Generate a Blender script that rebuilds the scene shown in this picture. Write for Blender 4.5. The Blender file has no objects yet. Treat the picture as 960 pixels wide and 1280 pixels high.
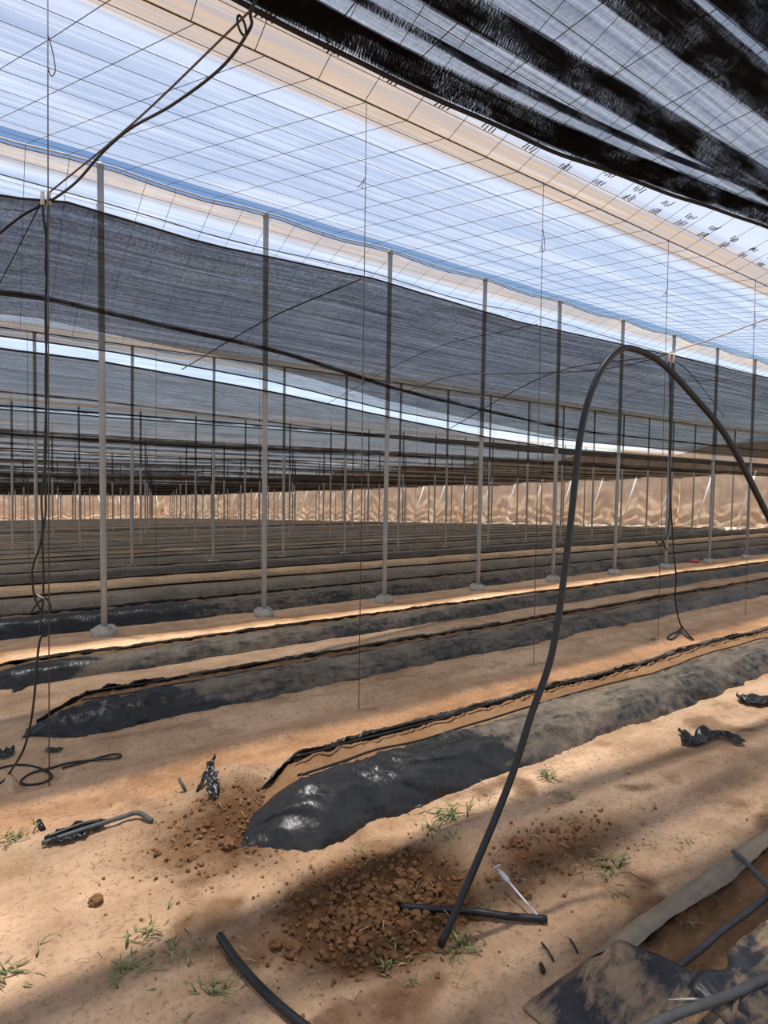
import bpy, bmesh, math, random
import numpy as np
from mathutils import Vector, noise, Matrix
random.seed(7)
SC = bpy.context.scene
COL = SC.collection
# ------------------------------------------------------------------ layout
# world: X runs along the post lines, Y across them (away), Z up. The soil falls gently away.
CAM_H, PITCH, ROLL, YAW, FPX = 1.4925, -0.0425, 0.0159, 0.9564, 747.89
SLOPE = -0.0399
ROW0, BAY, POST0, PITCHP = 7.5246, 7.7461, 1.3374, 2.0
RIDGE, VALLEY = 5.3612, 4.4147
VAL0 = ROW0 - BAY * 0.4916
NROWS = 10
BACK = 82.7

def wall_t(n): return 38.7 - 0.2 * n
def N3(x, y, z=0.0): return noise.noise(Vector((x, y, z)))
def fbm(x, y, z=0.0, o=4): return noise.fractal(Vector((x, y, z)), 1.0, 2.0, o)
def sst(a, b, x):
    u = min(1.0, max(0.0, (x - a) / (b - a))); return u * u * (3 - 2 * u)

def dug(t, n):
    """0..1 mask of the freshly dug damp patch and the crumbly spoil round the bed end"""
    a = math.exp(-(((t - 1.28) / .42) ** 2 + ((n - 1.78) / .33) ** 2) ** 1.6)
    b = .6 * math.exp(-(((t - 1.0) / .46) ** 2 + ((n - 2.58) / .36) ** 2) ** 1.3)
    c = .5 * math.exp(-(((t - 2.05) / .55) ** 2 + ((n - 1.62) / .22) ** 2) ** 1.5)
    return min(1.0, max(a, b, c))

def G(t, n):
    """ground height"""
    z = SLOPE * n
    near = 1.0 - sst(9, 22, n)
    z += .018 * fbm(t * .9, n * .9, 3.1, 3) * (.4 + .6 * near)
    # raked ruts along the lanes
    z += .022 * math.sin(n * 13 + 1.6 * N3(t * .35, n * .5, 9)) * sst(3.1, 3.5, n) * (1 - sst(4.1, 4.5, n))
    z += .016 * math.sin(n * 12 + 2.0 * N3(t * .4, n * .5, 5)) * sst(1.2, 1.5, n) * (1 - sst(2.0, 2.3, n)) * sst(1.8, 3.0, t)
    # spoil heap at the end of the near bed
    z += .12 * math.exp(-(((t - 1.12) / .17) ** 2 + ((n - 2.98) / .20) ** 2))
    z += .05 * math.exp(-(((t - 1.05) / .25) ** 2 + ((n - 2.75) / .2) ** 2))
    z -= .045 * math.exp(-(((t - 1.3) / .3) ** 2 + ((n - 1.75) / .2) ** 2))
    z += .04 * math.exp(-(((t - 1.8) / .3) ** 2 + ((n - 1.95) / .12) ** 2))
    return z

# ------------------------------------------------------------------ helpers
def M(name): return bpy.data.materials[name]

def link(name, me, mat=None, parent=None, loc=None, smooth=True):
    o = bpy.data.objects.new(name, me); COL.objects.link(o)
    if mat: me.materials.append(M(mat))
    if smooth and len(me.polygons): me.polygons.foreach_set('use_smooth', [True] * len(me.polygons))
    if loc is not None: o.location = loc
    if parent: o.parent = parent
    return o

def mesh_from(name, V, F, mat=None, parent=None, origin=(0, 0, 0), smooth=True):
    """V in world coordinates; the object sits at origin (world) - parented objects are given local to their Empty"""
    V = np.asarray(V, float).reshape(-1, 3)
    o = np.array(origin, float)
    if parent is not None: o = np.array(parent.matrix_basis.translation)
    me = bpy.data.meshes.new(name)
    me.from_pydata((V - o).tolist(), [], F)
    me.validate(); me.update()
    return link(name, me, mat, parent, None if parent else origin, smooth)

def tag(o, label, cat, group=None, kind=None):
    if label: o['label'] = label
    if cat: o['category'] = cat
    if group: o['group'] = group
    if kind: o['kind'] = kind
    return o

def empty(name, loc, label=None, cat=None, group=None):
    o = bpy.data.objects.new(name, None); COL.objects.link(o)
    o.location = loc; o.empty_display_size = .1
    return tag(o, label, cat, group)

def grid_faces(nu, nv, skip=None):
    F = []
    for i in range(nu - 1):
        for j in range(nv - 1):
            if skip and skip(i, j): continue
            a = i * nv + j
            F.append((a, a + nv, a + nv + 1, a + 1))
    return F

def smooth_path(P, sub=8, closed=False):
    """Catmull-Rom through the points"""
    P = [Vector(p) for p in P]
    if len(P) < 3: 
        return [P[0].lerp(P[-1], i / sub) for i in range(sub + 1)]
    out = []
    Q = [P[0] * 2 - P[1]] + P + [P[-1] * 2 - P[-2]]
    for i in range(1, len(Q) - 2):
        p0, p1, p2, p3 = Q[i - 1], Q[i], Q[i + 1], Q[i + 2]
        for k in range(sub):
            u = k / sub
            out.append(.5 * ((2 * p1) + (p2 - p0) * u + (2 * p0 - 5 * p1 + 4 * p2 - p3) * u * u + (3 * p1 - p0 - 3 * p2 + p3) * u ** 3))
    out.append(P[-1])
    return out

class MB:
    def __init__(s): s.V = []; s.F = []
    def add(s, V, F):
        k = len(s.V); s.V += [tuple(v) for v in V]; s.F += [tuple(i + k for i in f) for f in F]
    def tube(s, path, r, seg=6, cap=True, hollow=False):
        path = [Vector(p) for p in path]
        n = len(path); up = Vector((.13, .37, .92)); V = []; F = []
        prev = None
        for i, p in enumerate(path):
            d = (path[min(i + 1, n - 1)] - path[max(i - 1, 0)])
            d = d.normalized() if d.length > 1e-9 else Vector((0, 0, 1))
            if prev is None:
                a = d.cross(up)
                if a.length < 1e-3: a = d.cross(Vector((1, 0, 0)))
            else:
                a = prev - d * prev.dot(d)
                if a.length < 1e-6: a = d.cross(up)
            a.normalize(); prev = a; b = d.cross(a)
            rr = r(i / (n - 1)) if callable(r) else r
            for k in range(seg):
                c = 2 * math.pi * k / seg
                V.append(p + (a * math.cos(c) + b * math.sin(c)) * rr)
        for i in range(n - 1):
            for k in range(seg):
                k2 = (k + 1) % seg
                F.append((i * seg + k, i * seg + k2, (i + 1) * seg + k2, (i + 1) * seg + k))
        if cap:
            F.append(tuple(range(seg - 1, -1, -1))); F.append(tuple((n - 1) * seg + k for k in range(seg)))
        s.add(V, F)
        if hollow:   # open bore at the first end
            d = (path[1] - path[0]).normalized(); rr = r(0) if callable(r) else r
            c0 = path[0] - d * .002
            a = d.cross(up).normalized(); b = d.cross(a)
            ring = lambda q, off: [c0 + d * off + (a * math.cos(2 * math.pi * k / 12) + b * math.sin(2 * math.pi * k / 12)) * q for k in range(12)]
            V2 = ring(rr, 0) + ring(rr * .72, 0) + ring(rr * .72, .03)
            F2 = []
            for L in (0, 1):
                for k in range(12):
                    F2.append((L * 12 + k, L * 12 + (k + 1) % 12, (L + 1) * 12 + (k + 1) % 12, (L + 1) * 12 + k))
            F2.append(tuple(24 + k for k in range(12)))
            s.add(V2, F2)
    def box(s, c, d, rz=0, jit=0):
        V = []
        for x in (-1, 1):
            for y in (-1, 1):
                for z in (-1, 1):
                    v = Vector((x * d[0] / 2, y * d[1] / 2, z * d[2] / 2)); v.rotate(Matrix.Rotation(rz, 3, 'Z'))
                    V.append(Vector(c) + v + Vector([random.uniform(-jit, jit) for _ in range(3)]))
        s.add(V, [(0, 1, 3, 2), (4, 6, 7, 5), (0, 4, 5, 1), (2, 3, 7, 6), (0, 2, 6, 4), (1, 5, 7, 3)])
    def build(s, name, mat, parent=None, origin=(0, 0, 0), smooth=True):
        return mesh_from(name, s.V, s.F, mat, parent, origin, smooth)

def lump(c, r, squash=.75, seed=0, sub=2, rough=.28):
    bm = bmesh.new(); bmesh.ops.create_icosphere(bm, subdivisions=sub, radius=1)
    V = []
    for v in bm.verts:
        p = v.co.normalized()
        k = 1 + rough * noise.noise(p * 1.7 + Vector((seed * 3.1, seed * 1.7, seed))) * 2 + .12 * noise.noise(p * 5 + Vector((seed, 0, 0)))
        V.append((c[0] + p.x * r * k, c[1] + p.y * r * k, c[2] + p.z * r * k * squash))
    bm.verts.index_update()
    F = [tuple(v.index for v in f.verts) for f in bm.faces]; bm.free()
    return V, F

# ------------------------------------------------------------------ materials
class NT:
    def __init__(s, name, disp=None):
        m = bpy.data.materials.new(name); m.use_nodes = True
        s.m = m; s.t = m.node_tree; s.t.nodes.clear()
        s.out = s.n('ShaderNodeOutputMaterial')
    def n(s, typ, **kw):
        nd = s.t.nodes.new(typ)
        for k, v in kw.items():
            if k.startswith('i_'):
                key = k[2:]; key = int(key) if key.isdigit() else key.replace('_', ' ')
                if hasattr(v, 'is_output'): s.t.links.new(v, nd.inputs[key])
                else: nd.inputs[key].default_value = v
            else: setattr(nd, k, v)
        return nd
    def l(s, a, b): s.t.links.new(a, b)
    def coord(s, scale=(1, 1, 1), rot=(0, 0, 0), kind='Object'):
        tc = s.n('ShaderNodeTexCoord')
        mp = s.n('ShaderNodeMapping'); mp.inputs['Scale'].default_value = scale; mp.inputs['Rotation'].default_value = rot
        s.l(tc.outputs[kind], mp.inputs['Vector']); return mp.outputs['Vector']
    def noise(s, vec, scale=5, detail=4, rough=.55, dist=0):
        nd = s.n('ShaderNodeTexNoise', i_Scale=scale, i_Detail=detail, i_Roughness=rough, i_Distortion=dist)
        s.l(vec, nd.inputs['Vector']); return nd.outputs['Fac']
    def ramp(s, fac, stops, interp='LINEAR'):
        nd = s.n('ShaderNodeValToRGB'); cr = nd.color_ramp; cr.interpolation = interp
        while len(cr.elements) < len(stops): cr.elements.new(.5)
        for e, (p, c) in zip(cr.elements, stops):
            e.position = p; e.color = (c, c, c, 1) if isinstance(c, (int, float)) else (*c, 1)
        s.l(fac, nd.inputs[0]); return nd.outputs[0]
    def mix(s, fac, a, b, mode='MIX'):
        nd = s.n('ShaderNodeMix', data_type='RGBA', blend_type=mode)
        for key, v in ((0, fac), (6, a), (7, b)):
            if hasattr(v, 'is_output'): s.l(v, nd.inputs[key])
            else: nd.inputs[key].default_value = v if not isinstance(v, tuple) or len(v) == 4 else (*v, 1)
        return nd.outputs[2]
    def math(s, op, a, b=0.0, c=None):
        nd = s.n('ShaderNodeMath', operation=op)
        for i, v in enumerate((a, b, c)):
            if v is None: continue
            if hasattr(v, 'is_output'): s.l(v, nd.inputs[i])
            else: nd.inputs[i].default_value = v
        return nd.outputs[0]
    def bump(s, h, strength=.4, dist=.02):
        nd = s.n('ShaderNodeBump', i_Strength=strength, i_Distance=dist); s.l(h, nd.inputs['Height']); return nd.outputs['Normal']
    def bsdf(s, color, rough=.6, normal=None, metal=0.0, spec=.5, **kw):
        nd = s.n('ShaderNodeBsdfPrincipled')
        for key, v in (('Base Color', color), ('Roughness', rough), ('Metallic', metal), ('Specular IOR Level', spec)):
            if hasattr(v, 'is_output'): s.l(v, nd.inputs[key])
            else: nd.inputs[key].default_value = (*v, 1) if isinstance(v, tuple) else v
        if normal: s.l(normal, nd.inputs['Normal'])
        return nd.outputs[0]
    def mixsh(s, fac, a, b):
        nd = s.n('ShaderNodeMixShader')
        if hasattr(fac, 'is_output'): s.l(fac, nd.inputs[0])
        else: nd.inputs[0].default_value = fac
        s.l(a, nd.inputs[1]); s.l(b, nd.inputs[2]); return nd.outputs[0]
    def done(s, sh): s.l(sh, s.out.inputs['Surface']); return s.m

def mat_soil(name, light, dark, moist, bump=.5):
    k = NT(name); v = k.coord()
    big = k.noise(v, .8, 5, .6); med = k.noise(v, 6, 6, .65); fine = k.noise(v, 45, 5, .7)
    vs = k.coord((.35, 2.6, 1)); streak = k.noise(vs, 2.2, 4, .6)
    f = k.math('ADD', k.math('MULTIPLY', big, .45), k.math('ADD', k.math('MULTIPLY', med, .3), k.math('MULTIPLY', streak, .25)))
    c = k.ramp(f, [(.40, dark), (.58, light)])
    c = k.mix(k.ramp(fine, [(.30, .85), (.48, 0.0)]), c, tuple(x * .65 for x in dark))
    peb = k.noise(v, 110, 3, .6)
    c = k.mix(k.ramp(peb, [(.26, .6), (.36, 0.0)]), c, tuple(x * .45 for x in dark))
    at = k.n('ShaderNodeAttribute', attribute_name='damp')
    mfac = k.ramp(k.math('ADD', at.outputs['Fac'], k.math('MULTIPLY', k.math('SUBTRACT', med, .5), .7)), [(.12, 0.0), (.55, 1.0)])
    c = k.mix(mfac, c, moist)
    h = k.math('ADD', k.math('MULTIPLY', med, .6), k.math('MULTIPLY', fine, .5))
    return k.done(k.bsdf(c, .95, k.bump(h, bump, .03), spec=.15))

def mat_film(name, base, dust, dustlo, dusthi, rough=.33, scale=1.0):
    """black mulch film with pale dust lying on it"""
    k = NT(name); v = k.coord()
    a = k.noise(v, 1.3 * scale, 5, .62); b = k.noise(v, 14 * scale, 5, .65); st = k.noise(k.coord((1.0, 6, 6)), 3 * scale, 4, .6, .6)
    f = k.math('ADD', k.math('MULTIPLY', a, .35), k.math('ADD', k.math('MULTIPLY', b, .3), k.math('MULTIPLY', st, .35)))
    at = k.n('ShaderNodeAttribute', attribute_name='dust')
    f = k.math('ADD', f, k.math('SUBTRACT', at.outputs['Fac'], .5))
    df = k.ramp(f, [(dustlo, 0.0), (dusthi, 1.0)])
    c = k.mix(df, base, dust)
    r = k.math('ADD', k.math('MULTIPLY', df, .4), rough)
    cr = k.noise(k.coord((3.0, 1.2, 2.0), (.5, .3, .6)), 2.2, 3, .55, 1.2); cr = k.math('ABSOLUTE', k.math('SUBTRACT', cr, .5))
    cr2 = k.noise(k.coord((2.0, 1.0, 1.5), (0, .4, -.5)), 5.0, 3, .55, .8); cr2 = k.math('ABSOLUTE', k.math('SUBTRACT', cr2, .5))
    h = k.math('ADD', k.math('MULTIPLY', k.math('ADD', cr, cr2), -1.6), k.math('MULTIPLY', b, .25))
    c = k.mix(k.math('MULTIPLY', k.ramp(k.math('MULTIPLY', cr, cr2), [(0.0, .35), (.008, 0.0)]), k.math('ADD', k.math('MULTIPLY', df, .8), .12)), c, tuple(x * .7 for x in dust))
    return k.done(k.bsdf(c, r, k.bump(h, .28, .02), spec=.42))

def mat_plain(name, col, rough=.5, var=.15, scale=20, metal=0, bump=.15, spec=.5):
    k = NT(name); v = k.coord(); f = k.noise(v, scale, 4, .6)
    c = k.ramp(f, [(.3, tuple(x * (1 - var) for x in col)), (.7, tuple(min(1, x * (1 + var)) for x in col))])
    return k.done(k.bsdf(c, rough, k.bump(f, bump, .005), metal=metal, spec=spec))

def mat_net(name, lo, hi, col, fine=70.0, pale=None):
    """woven shade cloth: see-through weave with denser threads running lengthwise"""
    k = NT(name)
    s1 = k.noise(k.coord((.12, 9, 9)), 3.0, 5, .7)
    s2 = k.noise(k.coord((.5, 60, 60)), 2.0, 3, .6)
    wv = k.noise(k.coord((fine, fine * .35, fine)), 1.0, 2, .5)
    f = k.math('ADD', k.math('MULTIPLY', s1, .5), k.math('ADD', k.math('MULTIPLY', s2, .28), k.math('MULTIPLY', wv, .22)))
    op = k.ramp(f, [(.36, lo), (.62, hi)])
    d = k.n('ShaderNodeBsdfDiffuse', i_Color=(*col, 1), i_Roughness=.5)
    tr = k.n('ShaderNodeBsdfTransparent')
    return k.done(k.mixsh(op, d.outputs[0], tr.outputs[0]))

def mat_roof():
    """ageing greenhouse film; 'across' runs 0 at the valley wire to 1 at the ridge, 'side' tells the slope"""
    k = NT('greenhouse_film')
    a = k.n('ShaderNodeAttribute', attribute_name='dirt').outputs['Fac']      # dust settled along valleys and ridges
    w = k.n('ShaderNodeAttribute', attribute_name='white').outputs['Fac']     # overlapped, doubled film
    s1 = k.noise(k.coord((.06, 5, 5)), 1.6, 6, .72, .3)
    s2 = k.noise(k.coord((.25, 26, 26)), 1.2, 3, .6, .4)
    pat = k.noise(k.coord((.7, .9, 1)), .9, 4, .6)
    creases = k.noise(k.coord((4.5, .25, 1), (0, 0, .25)), 1.3, 4, .7, .8)
    f = k.math('ADD', k.math('MULTIPLY', s1, .5), k.math('ADD', k.math('MULTIPLY', s2, .25), k.math('MULTIPLY', pat, .25)))
    milky = k.ramp(f, [(.36, .20), (.48, .40), (.56, .62), (.66, .9)])
    milky = k.math('MAXIMUM', milky, k.math('MULTIPLY', w, .60))
    milky = k.math('MAXIMUM', milky, k.ramp(creases, [(.66, 0.0), (.74, .5)]))
    sdirt = k.noise(k.coord((.10, 11, 11)), 2.0, 5, .7)
    d = k.math('MULTIPLY', a, k.ramp(sdirt, [(.30, .35), (.55, 1.0)]))
    tcol = k.mix(d, (.93, .95, 1.0), (.80, .62, .45))
    scol = k.mix(d, (.80, .84, .90), (.86, .60, .37))
    tr = k.n('ShaderNodeBsdfTransparent'); k.l(tcol, tr.inputs[0])
    tl = k.n('ShaderNodeBsdfTranslucent'); k.l(scol, tl.inputs[0])
    df = k.n('ShaderNodeBsdfDiffuse'); k.l(scol, df.inputs[0])
    body = k.mixsh(.32, tl.outputs[0], df.outputs[0])
    fac = k.math('MAXIMUM', milky, k.math('MULTIPLY', d, .55))
    fac = k.math('MULTIPLY', fac, FILM_BODY)
    return k.done(k.mixsh(fac, tr.outputs[0], body))

FILM_BODY = .84
mat_roof()
mat_soil('sandy_soil', (.76, .50, .31), (.46, .275, .15), (.15, .072, .032), 1.0)
mat_soil('bed_soil', (.42, .24, .12), (.26, .135, .062), (.2, .1, .05), .8)
mat_film('mulch_film', (.018, .018, .018), (.26, .20, .135), .40, .60, .36)
mat_film('fresh_mulch_film', (.013, .013, .014), (.22, .19, .15), .52, .80, .30)
mat_film('dusty_mulch_film', (.055, .048, .040), (.30, .235, .165), .32, .58, .55)
mat_film('torn_mulch_film', (.022, .024, .028), (.40, .26, .155), .52, .66, .36, 1.6)
mat_plain('black_pipe', (.011, .0115, .012), .4, .3, 30, spec=.5)
mat_plain('dusty_pipe', (.085, .082, .078), .55, .3, 25)
mat_plain('galvanised_steel', (.40, .40, .39), .5, .12, 9, metal=.15)
mat_plain('dull_wire', (.12, .10, .09), .55, .2, 30, metal=.4)
mat_plain('lit_hose', (.62, .60, .56), .7, .1, 40)  # pale tone paints the light falling on a slung hose
mat_plain('black_rope', (.02, .02, .021), .8, .2, 60)
mat_plain('concrete', (.50, .45, .38), .92, .25, 14, bump=.6)
mat_plain('white_plastic', (.75, .74, .70), .45, .08, 20)
mat_plain('grey_plastic', (.60, .59, .57), .5, .1, 20)
mat_plain('white_timber', (.78, .75, .70), .6, .1, 12)
mat_plain('weed_green', (.26, .33, .11), .6, .3, 25)
mat_plain('weed_dry', (.50, .38, .18), .8, .25, 25)
mat_plain('straw', (.58, .42, .24), .85, .25, 25)
mat_plain('red_plastic', (.65, .12, .13), .5, .1, 20)
mat_plain('pale_sheet', (.78, .70, .56), .6, .12, 5)
mat_plain('clod_soil', (.21, .105, .047), .95, .4, 22, bump=.7, spec=.1)
mat_net('shade_cloth', .22, .64, (.035, .034, .034))
mat_net('shade_cloth_front', .14, .54, (.038, .036, .035))
mat_net('shade_cloth_dense', .05, .36, (.065, .053, .042))
def mat_folded():
    """several layers of weave seen through each other: dark, with flecks where the weaves line up"""
    k = NT('shade_cloth_folded')
    wv = k.n('ShaderNodeTexWave', i_Scale=26.0, i_Distortion=9.0, i_Detail=3.0); k.l(k.coord((1, .5, .5), (0, 0, .5)), wv.inputs['Vector'])
    wv.inputs['Detail Scale'].default_value = 1.6
    s1 = k.noise(k.coord((.5, 25, 25)), 2.0, 4, .7); pt = k.noise(k.coord((1.2, 3, 3)), 2.2, 4, .6)
    f = k.math('ADD', k.math('MULTIPLY', wv.outputs['Fac'], k.ramp(pt, [(.42, 0.0), (.62, .55)])), k.math('MULTIPLY', s1, .55))
    op = k.ramp(f, [(.26, .12), (.62, .80)])
    c = k.ramp(f, [(.3, (.008, .008, .009)), (.75, (.030, .031, .034))])
    d = k.n('ShaderNodeBsdfDiffuse'); k.l(c, d.inputs[0]); tr = k.n('ShaderNodeBsdfTransparent')
    return k.done(k.mixsh(op, d.outputs[0], tr.outputs[0]))
mat_folded()
mat_plain('net_hem', (.014, .014, .015), .85, .2, 80)
def mat_wall():
    k = NT('curtain_film')
    a = k.noise(k.coord((.35, .35, .9)), 1.2, 5, .65); b = k.noise(k.coord((2.5, 2.5, .5)), 1.6, 4, .6)
    f = k.math('ADD', k.math('MULTIPLY', a, .6), k.math('MULTIPLY', b, .4))
    c = k.ramp(f, [(.35, (.56, .42, .29)), (.65, (.80, .66, .49))])
    d = k.n('ShaderNodeBsdfDiffuse'); k.l(c, d.inputs[0])
    t = k.n('ShaderNodeBsdfTranslucent'); k.l(c, t.inputs[0])
    return k.done(k.mixsh(.5, d.outputs[0], t.outputs[0]))
mat_wall()

# ------------------------------------------------------------------ ground (structure)
def axis(segs):
    out = []
    for a, b, s in segs:
        n = max(1, int(round((b - a) / s)))
        out += [a + (b - a) * i / n for i in range(n)]
    out.append(segs[-1][1]); return out
TS = axis([(-14, -2, .8), (-2, -.2, .12), (-.2, 3.2, .018), (3.2, 5.5, .035), (5.5, 10, .08), (10, 20, .25), (20, 46, .8)])
NS = axis([(-10, -1, .7), (-1, .5, .1), (.5, 2.6, .018), (2.6, 4.4, .025), (4.4, 7.6, .05), (7.6, 14, .14), (14, 30, .45), (30, 92, 1.6)])
V = []; damp = []
for t in TS:
    for n in NS:
        z = G(t, n); m = 0.0
        if -1 < t < 9 and 0 < n < 8:
            m = dug(t, n)
            z += (.006 + .034 * m) * (.7 * abs(N3(t * 14, n * 14, 2)) + .6 * N3(t * 27, n * 27, 4)) * (1.0 if n < 4.5 else .6)
            z += .004 * N3(t * 40, n * 40, 7) * (.4 + m)
            if n > 3.3 or t > 1.7: z += .007 * fbm(t * 1.6, n * 7, 1, 3)
        mm = m
        if .2 < t < 6 and .8 < n < 4.4: mm = max(m, .42 * sst(.02, .45, fbm(t * 1.8, n * 2.6, 8, 4)) * (1 if n < 2.4 else .55))
        V.append((t, n, z)); damp.append(mm)
gnd = mesh_from('ground', V, grid_faces(len(TS), len(NS)), 'sandy_soil')
gnd['kind'] = 'structure'
at = gnd.data.attributes.new('damp', 'FLOAT', 'POINT'); at.data.foreach_set('value', damp)

# ------------------------------------------------------------------ roof film on its wire lattice (structure)
RT = axis([(-9, -2, 1.0), (-2, 16, .25), (16, 44, 1.0)])
def bump01(x, a, b, s=.06): return sst(a - s, a + s, x) * (1 - sst(b - s, b + s, x))
def roof_slope(nv, nr, first, fine):
    """one slope from valley nv up to ridge nr (either side)"""
    sgn = 1 if nr > nv else -1
    L = abs(nr - nv)
    stop = L - .40 if sgn > 0 else L - .02         # the slope below each post line stops short: an open slit of sky
    S = axis([(0, .6, .06), (.6, stop - .6, .22), (stop - .6, stop, .06)]) if fine else axis([(0, .6, .15), (.6, stop - .6, .8), (stop - .6, stop, .15)])
    T = RT if fine else RT[::3] + [RT[-1]]
    ends = wall_t(nr) + 1.0
    T = [t for t in T if t < ends] + [ends]
    V = []; dirt = []; white = []
    for t in T:
        ph = math.sin(math.pi * (t - POST0) / PITCHP) ** 2
        for s in S:
            u = s / L; n = nv + sgn * s
            hgt = VALLEY + (RIDGE - VALLEY) * u + SLOPE * n
            hgt += .02 * N3(t * .8, n * .8, 3) * (1 - abs(2 * u - 1))
            if sgn > 0: n += (-.03 + .06 * ph) * sst(.75, 1, u) * .6 + .03 * N3(t * .7, 0, 5) * sst(.9, 1, u)
            else: hgt -= .05 * ph * sst(.9, 1, u)
            V.append((t, n, hgt))
            wob = .05 * N3(t * .35, nv, 1)
            if sgn > 0:
                d = 1 - sst(.26, .36, s + wob); w = bump01(s + wob, .32, .56)
                w = max(w, sst(L - .54, L - .42, s)); d = max(d, .5 * sst(L - .47, L - .42, s + .4 * wob))
            else:
                d = max(1 - sst(.14, .26, s + wob), .8 * sst(L - .40, L - .30, s + wob)); w = max(bump01(s + wob, .22, .62), bump01(s + wob, L - .52, L - .36))
            dirt.append(d); white.append(w)
    o = mesh_from('ceiling', V, grid_faces(len(T), len(S)), 'greenhouse_film')
    o['kind'] = 'structure'
    for nm, vals in (('dirt', dirt), ('white', white)):
        a = o.data.attributes.new(nm, 'FLOAT', 'POINT'); a.data.foreach_set('value', vals)
    if first:
        mb = MB(); r = .0028
        tmax = 24 if fine else 14
        surf = lambda t, s: Vector((t, nv + sgn * s, VALLEY + (RIDGE - VALLEY) * s / L + SLOPE * (nv + sgn * s) - .012))
        t = -4.0
        while t < tmax:
            tt = t + random.uniform(-.05, .05)
            sk = max(-.24, min(.27, .26 - .115 * (tt - 2.2))) if sgn > 0 else .05
            mb.tube([surf(tt - sk * L * i / 4 + random.uniform(-.012, .012), L * i / 4) for i in range(5)], r, 4, False); t += .40
        for s in [L * (i + .5) / 9 for i in range(9)]:
            s += random.uniform(-.05, .05)
            mb.tube([surf(-5 + i * 4.0, s) for i in range(9)], r, 4, False)
        if sgn > 0:
            mb.tube([surf(-5 + i * 2.0, 0) for i in range(22)], .006, 5, False)
        mb.build('wire_lattice', 'dull_wire', o)
        # stencilled marks along the film edge by the valley
        if sgn < 0 and abs(nv - VAL0) < .01:
            mk = MB(); t = 1.0
            while t < 16:
                for s0 in (.19, .30):
                    for q in range(4):
                        tt = t + q * .035 + random.uniform(0, .01); ss = s0 + random.uniform(0, .02)
                        p = surf(tt, ss); p2 = surf(tt + random.uniform(.0, .025), ss + random.uniform(.04, .075))
                        mk.tube([p, p2], .006, 4)
                t += .47
            mk.build('printed_mark', 'dull_wire', o)
for k in range(-2, NROWS + 1):
    ridge = ROW0 + BAY * k
    va = ridge - BAY * .4916; vb = ridge + BAY * .5084
    fine = k in (-1, 0, 1)
    if va < BACK - 2: roof_slope(va, ridge, k in (0, 1), fine)
    if ridge < BACK - 3: roof_slope(vb, ridge, k in (-1, 0), fine)

# pale ridge edging strip with its wire over each line of posts
for k in range(NROWS):
    n = ROW0 + BAY * k; mb = MB()
    P = []
    for i in range(int((wall_t(n) + 3) / .5)):
        t = -3 + i * .5; ph = math.sin(math.pi * (t - POST0) / PITCHP) ** 2
        P.append((t, n - .03, RIDGE + SLOPE * n + .012 - .05 * ph))
    mb.tube(P, .011, 6, True)
    o = mb.build('trim_%d' % (k + 1), 'white_plastic'); o['kind'] = 'structure'
    mb = MB(); mb.tube([(p[0], p[1] + .02, p[2] - .035) for p in P], .006, 5, True)
    mb.build('ridge_wire', 'dull_wire', o)

# ------------------------------------------------------------------ far curtain walls (structure)
def curtain(name, p0, p1, off):
    """one hanging sheet of draped film from p0 to p1"""
    L = math.hypot(p1[0] - p0[0], p1[1] - p0[1]); nu = max(4, int(L / .10)); zs = axis([(0, .9, .07), (.9, 3.6, .14), (3.6, 4.9, .4)])
    ux, uy = (p1[0] - p0[0]) / L, (p1[1] - p0[1]) / L
    nx, ny = -uy, ux
    if (name.startswith('wall_back') and ny > 0) or (name.startswith('wall_right') and nx > 0): nx, ny = -nx, -ny
    V = []
    for i in range(nu + 1):
        x, y = p0[0] + ux * L * i / nu, p0[1] + uy * L * i / nu; g = SLOPE * y; s = L * i / nu + off * 9.7
        c = (s / 2.1) % 1.0; swag = 1 - abs(2 * c - 1)
        for z in zs:
            low = 1 - sst(.2, 1.9, z)
            w = .10 * N3(s * .5, z * .5, off)
            # folds fanning out from the hanging points
            fan = (c - .5) * (2.2 - .9 * z)
            w += .10 * math.sin(fan * 15 + 5 * N3(s * .5, z * .6, off)) * sst(.2, 1.0, z) * (1 - .6 * sst(1.8, 2.8, z))
            w += (.24 * abs(N3(s * .9, z * 3.0, off + 3)) + .15 * math.sin((z + .45 * swag * swag) * 12 + 2 * N3(s * .8, z, 1))) * low
            w += .50 * (1 - sst(0, .7, z)) ** 2 + .30 * low
            V.append((x + nx * w, y + ny * w, g + z - .03))
    o = mesh_from(name, V, grid_faces(nu + 1, len(zs)), 'curtain_film'); o['kind'] = 'structure'
    V = []
    for i in range(nu + 1):
        s = L * i / nu; x, y = p0[0] + ux * s, p0[1] + uy * s; s += off * 9.7
        for w, z in ((.1, .02), (.45, .20), (.80, .14), (1.05 + .2 * N3(s * .8, 0, 2), -.03)):
            V.append((x + nx * w, y + ny * w, SLOPE * (y + ny * w) + z + .05 * N3(s * 1.3, w * 4, off)))
    mesh_from('skirt', V, grid_faces(nu + 1, 4), 'pale_sheet', o)
    return o
yy = [2, 10, 19, 27.9, 36, 45, 54, 63, 72, BACK]
for i in range(len(yy) - 1): curtain('wall_right', (wall_t(yy[i]), yy[i]), (wall_t(yy[i + 1]), yy[i + 1]), 1.0 + i)
xx = [-6, 1, 8, 15, wall_t(BACK)]
for i in range(len(xx) - 1): curtain('wall_back', (xx[i], BACK), (xx[i + 1], BACK), 21.0 + i)

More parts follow.
